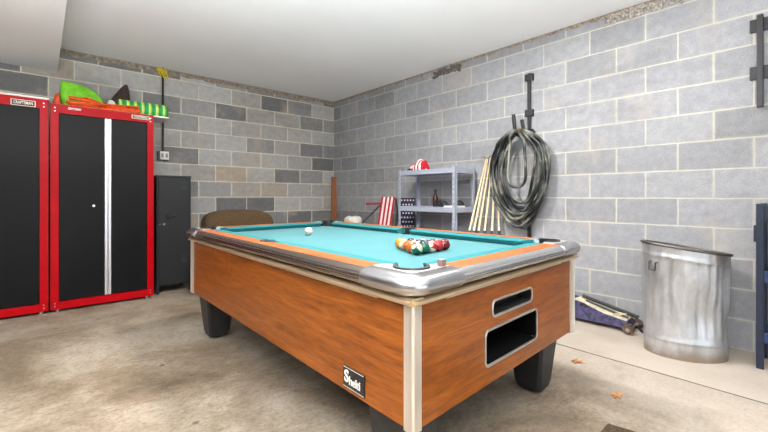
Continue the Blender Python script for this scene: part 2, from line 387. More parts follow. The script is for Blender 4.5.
# rails: profile (d outward from body side, z)
RP = [(-.03, .742), (.006, .742), (.022, .744), (.034, .750), (.041, .758), (.0435, .763), (.041, .765), (.044, .767), (.0445, .771), (.041, .773), (.0435, .775), (.042, .780), (.0385, .782), (.037, .787), (.028, .794), (.020, .799), (.012, ZT+.0005), (.004, ZT-.002)]
CAST = .205
def along(side, s, d):      # side 0: near end, 1: right, 2: far end, 3: left
    return {0: (s, -d), 1: (BW+d, s), 2: (s, BL+d), 3: (-d, s)}[side]
for side, ln in ((0, BW), (1, BL), (2, BW), (3, BL)):
    e = side in (0, 2)
    segs = [(CAST-.04, ln-CAST+.04)]
    for a, c in segs:
        b = MB().loft([[Vector((*along(side, s, d), z)) for d, z in RP] for s in (a, c)])
        tb(b, 'rail_cap', M['rail_end' if e else 'rail_long'], smooth=40)
        # ribs along the cap
    b = MB().loft([[Vector((*along(side, s, d), z)) for d, z in ((.012, .77), (.014, ZT+.0005), (-.066, ZT+.0015), (-.066, .77))] for s in segs[0]])
    tb(b, 'rail_top', M['rail_wood_end' if e else 'rail_wood_long'])
    b = MB().loft([[Vector((*along(side, s, d), z)) for d, z in ((-.01, .714), (.022, .714), (.027, .718), (.027, .727), (.019, .732), (-.01, .732))] for s in (-.012, ln+.012)])
    tb(b, 'rail_trim', M['bronze'], smooth=40)
    b = MB().loft([[Vector((*along(side, s, d), z)) for d, z in ((-.0, .704), (.006, .704), (.006, .714), (-.0, .714))] for s in (.16, ln-.16)])
    tb(b, 'rail_trim', M['post'])
    # cushions
    if e: cs = [(.215, BW-.215)]
    else: cs = [(.215, BL/2-.068), (BL/2+.068, BL-.215)]
    for a, c in cs:
        pr = ((-.066, .765), (-.066, ZT), (-.118, ZT-.001), (-.143, ZT-.004), (-.147, ZT-.009), (-.128, .765))
        n0, n1 = (-.05, -.05) if e or True else (0, 0)
        rings = []
        for s, sg in ((a, 1), (c, -1)):
            mid = abs(s-BL/2) < .1 and not e
            rings.append([Vector((*along(side, s - sg*(.045 if not mid else .02)*(1-(-d-.066)/.081), d), z)) for d, z in pr])
        tb(MB().loft(rings), 'cushion', M['cushion'])
# corner castings
CP = [(-.02, .742), (.008, .738), (.026, .741), (.039, .748), (.047, .758), (.050, .770), (.047, .782), (.040, .792), (.028, .799), (.010, .8035), (-.012, .8045), (-.012, .785)]
def corner(cx, cy, sx, sy):
    R = .034
    path = [((CAST, 0), (0, -1))]
    for i in range(0, 9):
        t = PI/2*i/8; path.append(((R-.0-R*math.sin(t), R-R*math.cos(t)), (-math.sin(t), -math.cos(t))))
    path.append(((0, CAST), (-1, 0)))
    b = MB().loft([[Vector((cx+sx*(p[0]+n[0]*d), cy+sy*(p[1]+n[1]*d), z)) for d, z in CP] for p, n in path])
    o = tb(b, 'corner_casting', M['casting'], smooth=50)
    # flat top plate with the pocket cut-out
    pc, pr = (.094, .094), .055
    ring = []
    for i in range(0, 9):
        t = PI/2*i/8; ring.append((R-(R-.012)*math.sin(t)-.0, R-(R-.012)*math.cos(t)))
    # inner edge: pocket arc
    arc = [(pc[0]+pr*math.cos(a), pc[1]+pr*math.sin(a)) for a in [math.radians(315-270*0 - q*270/14) for q in range(15)]]
    outer = [(CAST, .012)] + ring + [(.012, CAST)]
    inner = [(.07, CAST), (.085, .155)] + [(pc[0]+pr*math.cos(math.radians(a)), pc[1]+pr*math.sin(math.radians(a))) for a in range(120, 331, 10)] + [(.155, .085), (CAST, .07)]
    me = curve_mesh([outer+inner], .009)
    b = MB().addmesh(me, Matrix.Translation((0, 0, ZT-.0055)))
    b.xf(lambda v: (cx+sx*v.x, cy+sy*v.y, v.z))
    tb(b, 'casting_plate', M['casting_top'], o)
    # rubber pocket liner
    b = MB(); lp = [(pr-.002, .70), (pr+.004, .70), (pr+.011, ZT+.003), (pr+.009, ZT+.009), (pr-.004, ZT+.009)]
    b.loft([[Vector((cx+sx*(pc[0]+q*math.cos(math.radians(a))), cy+sy*(pc[1]+q*math.sin(math.radians(a))), z)) for q, z in lp] for a in range(110, 341, 10)])
    b.lathe([(.001, .69), (pr, .69), (pr, .70), (.001, .70)], (cx+sx*pc[0], cy+sy*pc[1], 0), 20)
    tb(b, 'pocket', M['rubber'], smooth=60)
    # small hinge bracket under the casting
    b = MB().box(-.020, .03, -.020, .03, .716, .738, .006).xf(lambda v: (cx+sx*v.x, cy+sy*v.y, v.z))
    tb(b, 'corner_bracket', M['bronze'], o, smooth=40)
corner(0, 0, 1, 1); corner(BW, 0, -1, 1); corner(0, BL, 1, -1); corner(BW, BL, -1, -1)
for u, sx in ((0, 1), (BW, -1)):       # side pockets
    b = MB(); pr = .058; cx = u+sx*.092
    lp = [(pr-.002, .70), (pr+.004, .70), (pr+.007, ZT+.002), (pr+.001, ZT+.005), (pr-.005, ZT+.002)]
    b.loft([[Vector((cx+sx*q*math.cos(math.radians(a)), BL/2+q*math.sin(math.radians(a)), z)) for q, z in lp] for a in range(90, 271, 10)])
    b.lathe([(.001, .69), (pr, .69), (pr, .70), (.001, .70)], (cx, BL/2, 0), 20)
    for a in (-.067, .061): b.box(min(u+sx*.058, u+sx*.10), max(u+sx*.058, u+sx*.10), BL/2+a, BL/2+a+.006, .70, ZT+.001)
    b.box(min(u+sx*.0575, u+sx*.070), max(u+sx*.0575, u+sx*.070), BL/2-.067, BL/2+.067, .70, ZT+.003)
    tb(b, 'pocket', M['rubber'], smooth=30)
# bed with real pocket holes
bp = []
def arcp(cx, cy, r, a0, a1, n=10): return [(cx+r*math.cos(math.radians(a0+(a1-a0)*i/n)), cy+r*math.sin(math.radians(a0+(a1-a0)*i/n))) for i in range(n+1)]
q = .105; pr = .064; ins = .08
bp += [(q+pr+.03, ins)] + [(BW-q-pr-.03, ins)] + arcp(BW-q, q, pr, 200, 70) 
bp += [(BW-ins, q+pr+.03), (BW-ins, BL/2-.06)] + arcp(BW-.092, BL/2, .056, 270-360+0, -270+0)[::1] + [(BW-ins, BL/2+.06), (BW-ins, BL-q-pr-.03)]
bp += arcp(BW-q, BL-q, pr, -70, -200) + [(BW-q-pr-.03, BL-ins), (q+pr+.03, BL-ins)] + arcp(q, BL-q, pr, 20, -110)
bp += [(ins, BL-q-pr-.03), (ins, BL/2+.06)] + arcp(.092, BL/2, .056, 90, -90) + [(ins, BL/2-.06), (ins, q+pr+.03)] + arcp(q, q, pr, 110, -20)
me = curve_mesh([bp], .012)
tb(MB().addmesh(me, Matrix.Translation((0, 0, ZBED-.012))), 'bed_cloth', M['cloth'])
# legs
for u0, v0 in ((.035, .065), (BW-.225, .065), (.035, BL-.245), (BW-.225, BL-.245)):
    def ring(i, z, c=.012):
        x0, x1, y0, y1 = u0+i, u0+.19-i, v0+i, v0+.19-i
        return [Vector((x, y, z)) for x, y in ((x0+c,y0),(x1-c,y0),(x1,y0+c),(x1,y1-c),(x1-c,y1),(x0+c,y1),(x0,y1-c),(x0,y0+c))]
    lg = tb(MB().loft([ring(-.004, ZB-.008), ring(-.004, ZB-.03), ring(.020, .05, .018), ring(.028, .02, .02)]), 'leg', M['leg_black'], smooth=30)
    tb(MB().cyl((u0+.095, v0+.095, 0), (u0+.095, v0+.095, .03), .035, .03), 'leg_leveler', M['rubber'], lg, smooth=40)
# name badge on the long side
bd = MB(); bd.box(-.004, 0, .228, .356, .334, .412, .002)
bdo = tb(bd, 'badge', M['black_plastic'])
M['badge_white'] = plain('badge_white', (222, 222, 218), .4)
M['badge_edge'] = plain('badge_edge', (196, 186, 170), .4)
RX = Matrix(((0, 0, -1, 0), (-1, 0, 0, 0), (0, 1, 0, 0), (0, 0, 0, 1)))   # text x -> -v, text y -> z, normal -> -u
b = MB().addmesh(text_mesh('S', .060, .0012, 1, 0, .0012), Matrix.Translation((-.0052, .332, .375)) @ RX)
b.addmesh(text_mesh('helti', .042, .0012, .92, 0, .0006), Matrix.Translation((-.0052, .284, .365)) @ RX)
for z in (.338, .408): b.box(-.0055, -.004, .233, .351, z-.0007, z+.0007)
tb(b, 'badge_lettering', M['badge_white'], bdo)

# chalk on the near rail
M['chalk_blue'] = plain('chalk_paper', (104, 80, 70), .7); M['chalk'] = plain('chalk_top', (120, 140, 160), .9)
cp = T((.165, -.012, ZT)); cp = T((.185, .035, ZT+.0035))
ck = thing('chalk_cube', 'small brown chalk cube on the near rail beside the corner casting', 'chalk', cp)
MB().box(cp.x-.011, cp.x+.011, cp.y-.011, cp.y+.011, cp.z, cp.z+.020, .001).build('chalk_body', M['chalk_blue'], ck)
MB().box(cp.x-.0105, cp.x+.0105, cp.y-.0105, cp.y+.0105, cp.z+.020, cp.z+.023).build('chalk_face', M['chalk'], ck)

# balls
R = .0286
def ball_mat(name, color, stripe):
    k = NT(name, .12); sep = k.n('ShaderNodeSeparateXYZ'); k.l(k.obj(), sep.inputs[0])
    ivory = lin((184, 174, 150)); ln = k.n('ShaderNodeVectorMath', operation='LENGTH')
    c = lin(color)
    if stripe:
        s = k.math('LESS_THAN', k.math('ABSOLUTE', sep.outputs['Z']), R*.56); c = k.mix(s, ivory, c)
    d = k.math('GREATER_THAN', k.math('ABSOLUTE', sep.outputs['X']), R*.90)
    k.col(k.mix(d, c, ivory)); k.b.inputs['Coat Weight'].default_value = .1; k.b.inputs['Specular IOR Level'].default_value = .35; return k.m
COL0 = {1: (240, 170, 40), 2: (20, 34, 84), 3: (206, 40, 48), 4: (48, 28, 58), 5: (236, 110, 40), 6: (12, 104, 78), 7: (128, 26, 30), 8: (24, 22, 24)}
COL = {k_: tuple(q*.74 for q in v_) for k_, v_ in COL0.items()}
NM = {1: 'yellow', 2: 'blue', 3: 'red', 4: 'purple', 5: 'orange', 6: 'green', 7: 'maroon', 8: 'black'}
POSN = {1: 'at the far tip of the rack', 9: 'next behind the far tip, on the left edge of the rack', 13: 'midway along the left edge of the rack',
        5: 'on the left edge of the rack, second from the near corner', 14: 'at the near left corner of the rack', 6: 'in the front row, second from left',
        11: 'in the middle of the front row', 3: 'in the front row, second from right', 7: 'at the right end of the front row',
        8: 'in the centre of the rack', 4: 'next behind the far tip, on the right edge', 12: 'midway along the right edge of the rack',
        2: 'in the second row, third from left', 10: 'in the second row, second from left', 15: 'on the right edge of the rack, second from the near corner'}
bm0 = MB().ball((0, 0, 0), R, 28, 18); bmesh_src = mesh_of(bm0)
for p in bmesh_src.polygons: p.use_smooth = True
BLV = Vector((-2.200, -3.912, 0)); BRV = Vector((-1.972, -3.890, 0))   # base row
du = (BRV-BLV)/4; du = du.normalized()*(.0574); dv = Vector((-du.y, du.x, 0))
rows = [[14, 6, 11, 3, 7], [5, 10, 2, 15], [13, 8, 12], [9, 4], [1]]
for r_, row in enumerate(rows):
    for c_, num in enumerate(row):
        p = BLV + du*(c_ + r_*.5) + dv*(r_*.866)
        me = bmesh_src.copy(); n_ = (num-1) % 8+1 if num != 8 else 8
        me.materials.append(ball_mat('ball_paint', COL[n_], num > 8))
        o = bpy.data.objects.new('pool_ball', me); C.objects.link(o); o.location = (p.x, p.y, ZBED-.010+R)
        o.rotation_euler = (random.uniform(0, 6), random.uniform(0, 6), random.uniform(0, 6))
        if num == 14: o.rotation_euler = (.9, .5, 0)
        if num == 11: o.rotation_euler = (0, .5, .6)
        if num == 9: o.rotation_euler = (.2, .1, 0)
        if num in (1, 5, 6, 3, 7): o.rotation_euler = (0, .3, 2.3)
        tag(o, ('%s-striped white' % NM[n_] if num > 8 else 'solid %s' % NM[n_])+' pool ball '+POSN[num], 'ball', 'racked pool balls')
me = bmesh_src.copy(); me.materials.append(plain('cue_ball_ivory', (200, 195, 186), .12, 0, .01))
o = bpy.data.objects.new('cue_ball', me); C.objects.link(o); o.location = (-2.105, -2.775, ZBED-.0099+R)
tag(o, 'white cue ball alone near the far end of the table', 'ball')

# ------------------------------------------------------------------ red and black storage cabinets
k = NT('red_enamel', .3, 0, (206, 18, 32)); f = k.noise(k.obj(), 8, 2); k.col(k.ramp(f, [(.3, (168, 3, 15)), (.7, (178, 6, 18))])); k.b.inputs['Specular IOR Level'].default_value = .12; M['red'] = k.m
M['door_black'] = plain('door_black', (15, 15, 16), .4, 0, .06, 40, spec=.16)
M['door_edge'] = plain('door_edge', (20, 20, 21), .4)
M['silver_strip'] = metal('silver_strip', (226, 226, 230), .38, .0)
M['white_panel'] = plain('white_melamine', (232, 228, 224), .5, 0, .03)
M['plate_cream'] = plain('plate_cream', (226, 216, 200), .4); M['plate_black'] = plain('plate_black', (28, 24, 24), .4)
M['nickel'] = metal('nickel', (210, 208, 200), .25)
RZ = Matrix.Rotation(PI/2, 4, 'X')
def cabinet(xl, xr, zt, label, plate, mark):
    yf, yb = -.68, -.20; z0 = .035; fw = .056; fb = .058; ft = .080
    c = thing('storage_cabinet', label, 'cabinet', ((xl+xr)/2, (yf+yb)/2, 0), 'red framed storage cabinets')
    b = MB().box(xl+.004, xr-.004, yf+.03, yb, z0, zt)
    b.build('body', M['door_edge'], c)
    me = curve_mesh([[(xl, z0-.01), (xr, z0-.01), (xr, zt), (xl, zt)], [(xl+fw, z0+fb), (xr-fw, z0+fb), (xr-fw, zt-ft), (xl+fw, zt-ft)]], .016)
    MB().addmesh(me, Matrix.Translation((0, yf+.016, 0)) @ RZ).build('frame', M['red'], c)
    xm = xl+fw+(xr-xl-2*fw)*.535
    gap = .008
    d1 = MB().box(xl+fw+.004, xm-.034, yf+.006, yf+.03, z0+fb+.004, zt-ft-.004, .003).build('door', M['door_black'], c)
    d2 = MB().box(xm+.022, xr-fw-.004, yf+.006, yf+.03, z0+fb+.004, zt-ft-.004, .003).build('door', M['door_black'], c)
    MB().box(xm-.031, xm-.008, yf+.001, yf+.03, z0+fb+.004, zt-ft-.004, .003).build('door_strip', M['silver_strip'], d1)
    MB().box(xm-.004, xm+.019, yf+.001, yf+.03, z0+fb+.004, zt-ft-.004, .003).build('door_strip', M['silver_strip'], d2)
    lx = xl+.305
    MB().cyl((lx, yf+.010, .94), (lx, yf-.008, .94), .011, seg=14).build('lock', M['nickel'], d1, smooth=40)
    b = MB()
    for x in (xl+.022, xl+.052, xr-.022, xr-.052):
        pass
    for x in (xl+.03, xr-.03):
        for z in (z0+.02, z0+.045, zt-.035, zt-.065):
            MB().cyl((x, yf+.002, z), (x, yf-.003, z), .0055, seg=10).build('screw', M['screw'], c)
    for x in (xl+.05, xr-.05):
        for y in (yf+.05, yb-.05):
            MB().cyl((x, y, 0), (x, y, z0), .018, .014, 12).build('foot', M['screw'], c)
    x0, x1, zc, hh = plate
    pl = MB().box(x0, x1, yf-.005, yf, zc-hh, zc+hh, .001).build('name_plate', M['plate_cream'], c)
    MB().box(x0+.006, x1-.006, yf-.007, yf-.004, zc-hh+.005, zc+hh-.005).build('plate_field', M['plate_black'], pl)
    MB().addmesh(text_mesh('CRAFTSMAN', (hh-.005)*1.75, .0006, 1.02, 0, .0006), Matrix.Translation(((x0+x1)/2, yf-.0075, zc)) @ RZ @ Matrix.Diagonal(((x1-x0-.022)/(.0001+(hh-.005)*1.75*6.35), 1, 1, 1))).build('plate_lettering', M['plate_cream'], pl)
    if mark:
        MB().addmesh(text_mesh('CRAFTSMAN', .026, .0006, 1.0, .25, .0012), Matrix.Translation((xl+.165, yf-.0005, zt-.030)) @ RZ @ Matrix.Diagonal((.62, 1, 1, 1))).build('lettering', M['badge_white'], c)
    return c
cabinet(-4.268, -3.462, 1.872, 'red framed black storage cabinet at the left edge, cut off by the photo', (-3.700, -3.545, 1.820, .026), False)
cabinet(-3.449, -2.656, 1.848, 'red framed black storage cabinet with two doors next to the small black locker', (-2.845, -2.695, 1.812, .018), True)
# white boards lying on the cabinets
o = MB().box(-4.2, -3.455, -.685, -.24, 1.8725, 1.888, .002).build('white_board', M['white_panel'], at=(-3.84, -.45, 1.8725)); tag(o, 'white board lying on top of the left cabinet', 'board', 'white boards on the cabinets')
o = MB().box(-3.44, -2.50, -.60, -.25, 1.8485, 1.864, .002).build('white_board', M['white_panel'], at=(-2.97, -.45, 1.8485)); tag(o, 'white board under the clutter on the right cabinet, its end sticking out', 'board', 'white boards on the cabinets')
ZS = 1.8645
# lime green bag
M['lime'] = plain('lime_fabric', (112, 190, 40), .55, 0, .14, 14, .3); M['orange'] = plain('orange_plastic', (226, 86, 26), .45, 0, .15, 30)
M['red_orange'] = plain('red_orange_cloth', (208, 74, 40), .7, 0, .2)
def lumpy(pts_top, pts_bot, y0, y1, seed, amp=.012, n=7):
    """soft sack: silhouette polylines (x,z) lofted front to back"""
    rings = []; r = random.Random(seed)
    for j in range(n):
        t = j/(n-1); y = y0+(y1-y0)*t; s_ = math.sin(PI*(.12+.76*t))
        ring = [Vector((x, y, ZSACK+(z-ZSACK)*s_)) for x, z in pts_top] + [Vector((x, y, z)) for x, z in pts_bot[::-1]]
        rings.append([p + Vector((r.uniform(-amp, amp), r.uniform(-amp, amp)*.4, r.uniform(-amp, amp) if p.z > ZSACK+.03 else 0)) for p in ring])
    return subdiv(mesh_of(MB().loft(rings)), 1)
ZSACK = ZS
me = lumpy([(-3.385, 2.05), (-3.368, 2.135), (-3.355, 2.125), (-3.25, 2.10), (-3.17, 2.085), (-3.10, 2.05), (-3.06, 2.0), (-3.045, 1.95)], [(-3.36, ZS), (-3.30, ZS), (-3.2, ZS), (-3.1, ZS), (-3.05, ZS)], -.54, -.34, 4)
o = MB().addmesh(me).build('cloth_bag', M['lime'], at=(-3.2, -.45, ZS), smooth=180); tag(o, 'crumpled lime green bag on top of the right cabinet', 'bag')
ZSACK = 1.8645
me = lumpy([(-3.425, 1.93), (-3.41, 1.98), (-3.39, 2.0), (-3.375, 1.96)], [(-3.43, ZS), (-3.38, ZS)], -.54, -.42, 6, .006)
o = MB().addmesh(me).build('cloth_bundle', M['red_orange'], at=(-3.4, -.48, ZS), smooth=180); tag(o, 'small red-orange cloth bundle left of the lime green bag', 'cloth')
# orange folded tarp poles / fencing roll
b = MB(); r = random.Random(3)
for i in range(9):
    y = -.59+.012*(i % 4); z = ZS+.016+.017*(i//3)
    xs = [-3.32, -3.2, -3.05, -2.9, -2.77]
    b.tube([(x+r.uniform(-.02, .02), y+r.uniform(-.008, .008), z+(.035 if i > 5 and x < -3.1 else 0)*r.random()+.012*math.sin(x*9+i)) for x in xs], .011, 6)
o = b.build('orange_straps', M['orange'], at=(-3.05, -.57, ZS), smooth=60); tag(o, 'bundle of orange straps along the front edge of the right cabinet top', 'straps')
# white crumpled bag between
M['white_bag'] = plain('white_plastic', (226, 222, 214), .5, 0, .06, 18, .3)
ZSACK = ZS
me = lumpy([(-3.025, 1.95), (-3.01, 2.0), (-2.97, 1.99), (-2.945, 1.95)], [(-3.03, ZS), (-2.98, ZS), (-2.94, ZS)], -.53, -.42, 9, .006)
o = MB().addmesh(me).build('plastic_bag', M['white_bag'], at=(-3, -.5, ZS), smooth=180); tag(o, 'white plastic bag between the lime green bag and the striped roll', 'bag')
# dark brown fan-shaped basket
M['dark_brown'] = plain('dark_wicker', (52, 38, 32), .8, 0, .35, 45, .5)
rings = []
for j in range(9):
    t = j/8; z = ZS+.001+.345*t; wx = .125*(1-t)**.8+.012; wy = .06*(1-t)+.012; cx = -2.93+.095*t
    rings.append([Vector((cx+wx*math.cos(a*PI/8)*(1+.03*((a+j) % 2)), -.275+wy*math.sin(a*PI/8), z)) for a in range(16)])
o = MB().loft(rings).build('wicker_cone', M['dark_brown'], at=(-2.93, -.275, ZS), smooth=60); tag(o, 'dark brown leaning cone behind the green striped roll', 'basket')
# green striped roll
k = NT('striped_green', .5); sep = k.n('ShaderNodeSeparateXYZ'); k.l(k.obj(), sep.inputs[0])
s_ = k.math('FRACT', k.math('MULTIPLY', sep.outputs['X'], 15.5))
k.col(k.ramp(s_, [(0, (34, 150, 62)), (.30, (58, 190, 82)), (.36, (236, 240, 200)), (.46, (196, 222, 66)), (.62, (206, 226, 84)), (.68, (40, 162, 70)), (1, (34, 146, 60))])); M['striped'] = k.m
prof = []
for i in range(60):
    x = -2.925+.43*i/59; prof.append((x, .070+.0055*abs(math.sin(i*PI/3.8))))
rings = [[Vector((x, -.44+rr*math.cos(a*PI/10), ZS+.0765+rr*math.sin(a*PI/10))) for a in range(20)] for x, rr in prof]
roll = thing('webbing_roll', 'green and yellow striped roll sticking out past the right cabinet end', 'roll', (-2.75, -.44, ZS))
MB().loft(rings).build('roll', M['striped'], roll, smooth=60)
MB().cyl((-2.495, -.44, ZS+.0765), (-2.485, -.44, ZS+.0765), .07, .06, 20).build('end_disc', M['black_plastic'], roll, smooth=40)

# ------------------------------------------------------------------ black locker
M['locker'] = plain('locker_grey', (34, 35, 36), .5, 0, .05, 60, spec=.3)
M['locker_lid'] = plain('locker_lid', (58, 60, 62), .4, 0, .05, 60, spec=.3)
lk = thing('locker', 'narrow dark grey metal locker with legs beside the red cabinet', 'locker', (-2.443, -.40, 0))
xl, xr, yf, yb = -2.608, -2.276, -.58, -.22
MB().box(xl, xr, yf+.012, yb, .085, 1.235, .004).build('body', M['locker'], lk)
MB().box(xl-.003, xr+.003, yf, yb, 1.235, 1.25, .003).build('lid', M['locker_lid'], lk)
ld = MB().box(xl+.016, xr-.02, yf, yf+.014, .10, 1.222, .003).build('door', M['locker'], lk)
for x in (xl, xr-.024):
    for y in (yf+.012, yb-.03): MB().box(x, x+.024, y, y+.024, 0, .09).build('leg', M['locker'], lk)
for z0 in (1.105, .315):
    b = MB()
    me = curve_mesh([rrect(xr-.092, xr-.048, z0, z0+.085, .003, 1), rrect(xr-.088, xr-.052, z0+.004, z0+.081, .003, 1)], .0012)
    b.addmesh(me, Matrix.Translation((0, yf-.001, 0)) @ RZ)
    for i in range(5): b.obox((xr-.088, yf-.001, z0+.012+.0155*i), (xr-.052, yf-.001, z0+.012+.0155*i), .004, .003)
    b.build('vent', M['locker_lid'], ld)
MB().tube([(xl+.095, yf+.002, .822), (xl+.10, yf-.016, .822), (xl+.13, yf-.02, .81), (xl+.165, yf-.016, .822), (xl+.17, yf+.002, .822)], .006, 8).build('handle', M['locker_lid'], ld, smooth=60)
MB().cyl((xl+.062, yf+.004, .735), (xl+.062, yf-.012, .735), .013, seg=14).build('lock', M['nickel'], ld, smooth=40)
MB().cyl((xl+.028, yf+.004, .735), (xl+.028, yf-.006, .735), .008, seg=12).build('latch', M['nickel'], ld, smooth=40)

# ------------------------------------------------------------------ conduit, outlet, yellow rope on the left wall
cd = thing('electrical_outlet', 'white double outlet on a black box fed by a black pipe down the wall', 'outlet', (-2.425, 0, 1.51))
MB().cyl((-2.437, -.028, 1.53), (-2.437, -.028, 2.538), .012, seg=12).build('conduit', M['black_plastic'], cd, smooth=40)
MB().box(-2.492, -2.38, -.045, 0, 1.452, 1.56, .004).build('outlet_box', M['black_plastic'], cd)
op = MB().box(-2.470, -2.378, -.053, -.044, 1.460, 1.556, .003).build('cover_plate', M['white_panel'], cd)
M['socket'] = plain('socket_grey', (150, 146, 140), .5)
for x in (-2.447, -2.401):
    MB().box(x-.013, x+.013, -.0545, -.052, 1.483, 1.533, .003).build('socket', M['socket'], op)
M['yellow'] = plain('yellow_rope', (214, 190, 30), .7, 0, .15, 60)
b = MB(); r = random.Random(5)
for i in range(9):
    x = -2.495+.0095*i; y = -.03-.008*(i % 3); zb = 2.395+r.uniform(0, .07)
    b.tube([(x, y, 2.53), (x+r.uniform(-.01, .01), y-.012, 2.5), (x+.02+r.uniform(-.015, .015), y-.012, 2.46), (x+.03+r.uniform(-.01, .01), y-.008, zb)], .0055, 6)
b.tube([(-2.50, -.05, 2.505), (-2.46, -.062, 2.50), (-2.41, -.05, 2.495)], .008, 6)
o = b.build('yellow_rope', M['yellow'], at=(-2.46, -.02, 2.53), smooth=60); tag(o, 'hank of yellow rope hanging at the top of the black pipe', 'rope')

# ------------------------------------------------------------------ brown armchair behind the table
M['brown_cloth'] = plain('brown_corduroy', (80, 61, 38), .95, 0, .18, 70, .5)
ac = thing('armchair', 'brown upholstered armchair, only its rounded back showing past the table', 'armchair', (-1.83, -.75, 0))
def soft(x0, x1, y0, y1, z0, z1, cx=.35, lv=3):
    b = MB().box(x0, x1, y0, y1, z0, z1)
    bmesh.ops.subdivide_edges(b.bm, edges=b.bm.edges[:], cuts=2, use_grid_fill=True)
    return b
def soft_build(b, name, mat, par):
    me = subdiv(mesh_of(b), 2); return MB().addmesh(me).build(name, mat, par, smooth=180)
b = soft(-2.21, -1.425, -.86, -.60, .30, .885)
def bk(v):
    t = (v.x+1.835)/.41
    return (v.x, v.y-.05*t*t*0 + (.885-v.z)*-.12, v.z-(.05*t*t if v.z > .6 else 0))
b.xf(bk); soft_build(b, 'backrest', M['brown_cloth'], ac)
soft_build(soft(-2.12, -1.55, -1.42, -.88, .20, .46), 'seat', M['brown_cloth'], ac)
soft_build(soft(-2.25, -2.10, -1.40, -.80, .12, .60), 'armrest', M['brown_cloth'], ac)
soft_build(soft(-1.57, -1.42, -1.40, -.80, .12, .60), 'armrest', M['brown_cloth'], ac)
for x in (-2.18, -1.49):
    for y in (-1.32, -.76): MB().cyl((x, y, 0), (x, y, .24), .022, .03, 10).build('leg', M['plate_black'], ac)
MB().box(-2.20, -1.47, -1.34, -.74, .14, .24).build('base', M['brown_cloth'], ac)

# ------------------------------------------------------------------ plank in the corner
b = MB().obox((-.075, -.11, .003), (-.012, -.024, 1.335), .038, .085, (1, -1, 0), .003)
for v in b.bm.verts: v.co.z = max(v.co.z, 0)
o = b.build('wooden_plank', M['pine'], at=(-.07, -.1, 0)); tag(o, 'brown wooden plank leaning upright in the corner of the walls', 'plank')

# ------------------------------------------------------------------ white sack near the corner
rings = []; r = random.Random(12)
for j, (rr, z) in enumerate(((.15, 0), (.19, .05), (.20, .25), (.19, .45), (.17, .6), (.175, .68), (.19, .725), (.12, .765), (.10, .755))):
    rings.append([Vector((-.30+rr*.62*math.cos(a*PI/8)*r.uniform(.85, 1.12), -.90+rr*.8*math.sin(a*PI/8)*r.uniform(.82, 1.15), z+(r.uniform(-.035, .014) if j > 4 else 0))) for a in range(16)])
me = subdiv(mesh_of(MB().loft(rings)), 1)
b = MB().addmesh(me)
for v in b.bm.verts: v.co.z = max(0, v.co.z)
o = b.build('white_sack', M['white_bag'], at=(-.3, -.9, 0), smooth=180); tag(o, 'crumpled white sack standing on the floor between plank and flag chair', 'sack')

# ------------------------------------------------------------------ flag camp chair
M['stripe_red'] = plain('flag_red', (164, 26, 40), .85, 0, .1); M['stripe_white'] = plain('flag_white', (226, 214, 210), .85, 0, .05); M['flag_blue'] = plain('flag_blue', (34, 38, 66), .85, 0, .1)
M['steel_dark'] = plain('dark_steel_tube', (44, 46, 50), .4, 0, .08)
F = Vector((math.cos(YAW), math.sin(YAW), 0))
ch0 = Vector((-.2485, -1.713, 0))
ax = Vector((.66, -.75, 0)).normalized(); ay = Vector((.75, .66, 0)).normalized()    # right, back
def H(a, d, z): return ch0 + ax*a + ay*d + Vector((0, 0, z))
fc = thing('folding_chair', 'folding camp chair in stars and stripes fabric standing left of the metal shelf', 'chair', ch0)
# sloping striped half: folded fabric panel leaning to the left
def panel(a0t, a1t, a0b, a1b, zt, zb, d, th=.008):
    b = MB(); p = [H(a0t, d+.04, zt), H(a1t, d+.04, zt), H(a1b, d, zb), H(a0b, d, zb)]
    q_ = [v + ay*th for v in p]; return b.loft([p, q_])
sp = panel(-.185, -.015, -.255, -.085, 1.02, .52, 0).build('striped_panel', M['stripe_white'], fc)
n = 7
for i in range(0, n, 2):
    t0, t1 = i/n, (i+1)/n
    panel(-.185+.17*t0, -.185+.17*t1, -.255+.17*t0, -.255+.17*t1, 1.021, .519, -.004, .004).build('red_stripe', M['stripe_red'], sp)
st = panel(.045, .225, .045, .225, 1.008, .52, .02).build('star_panel', M['flag_blue'], fc)
b = MB()
def star(cx, cz, r0):
    pts = []
    for i in range(10):
        a = PI/2+i*PI/5; rr = r0 if i % 2 == 0 else r0*.42
        pts.append((cx+rr*math.cos(a), cz+rr*math.sin(a)))
    y = .0195+.04*(cz-.52)/.488
    return [H(px, y-.0035, pz) for px, pz in pts], [H(px, y+.003, pz) for px, pz in pts]
for rr in range(9):
    for cc in range(4 if rr % 2 else 5):
        A, B = star(.065+.036*cc+(.018 if rr % 2 else 0), .555+.053*rr, .015); b.loft([A, B])
b.build('stars', M['stripe_white'], st)
MB().tube([H(-.01, .05, 1.0), H(.015, .045, .8), H(-.03, .02, .5)], .012, 8).build('back_post', M['steel_dark'], fc, smooth=60)
MB().tube([H(.035, .05, 1.0), H(.035, .04, .5), H(.035, .04, .0)], .012, 8).build('back_post', M['steel_dark'], fc, smooth=60)
MB().tube([H(-.20, .05, .94), H(-.38, .02, .935)], .012, 8).build('armrest', M['stripe_red'], fc, smooth=60)
MB().tube([H(-.20, .045, .92), H(-.42, .02, .70), H(-.62, .0, .50), H(-.22, .04, 0)], .010, 8).build('strut', M['steel_dark'], fc, smooth=60)
MB().tube([H(-.25, 0, .53), H(.225, .02, .53)], .012, 8).build('cross_bar', M['steel_dark'], fc, smooth=60)
for a, bb in ((-.24, .2), (.21, -.2)): MB().tube([H(a, .01, .53), H(bb, .03, .0)], .010, 8).build('leg', M['steel_dark'], fc, smooth=60)

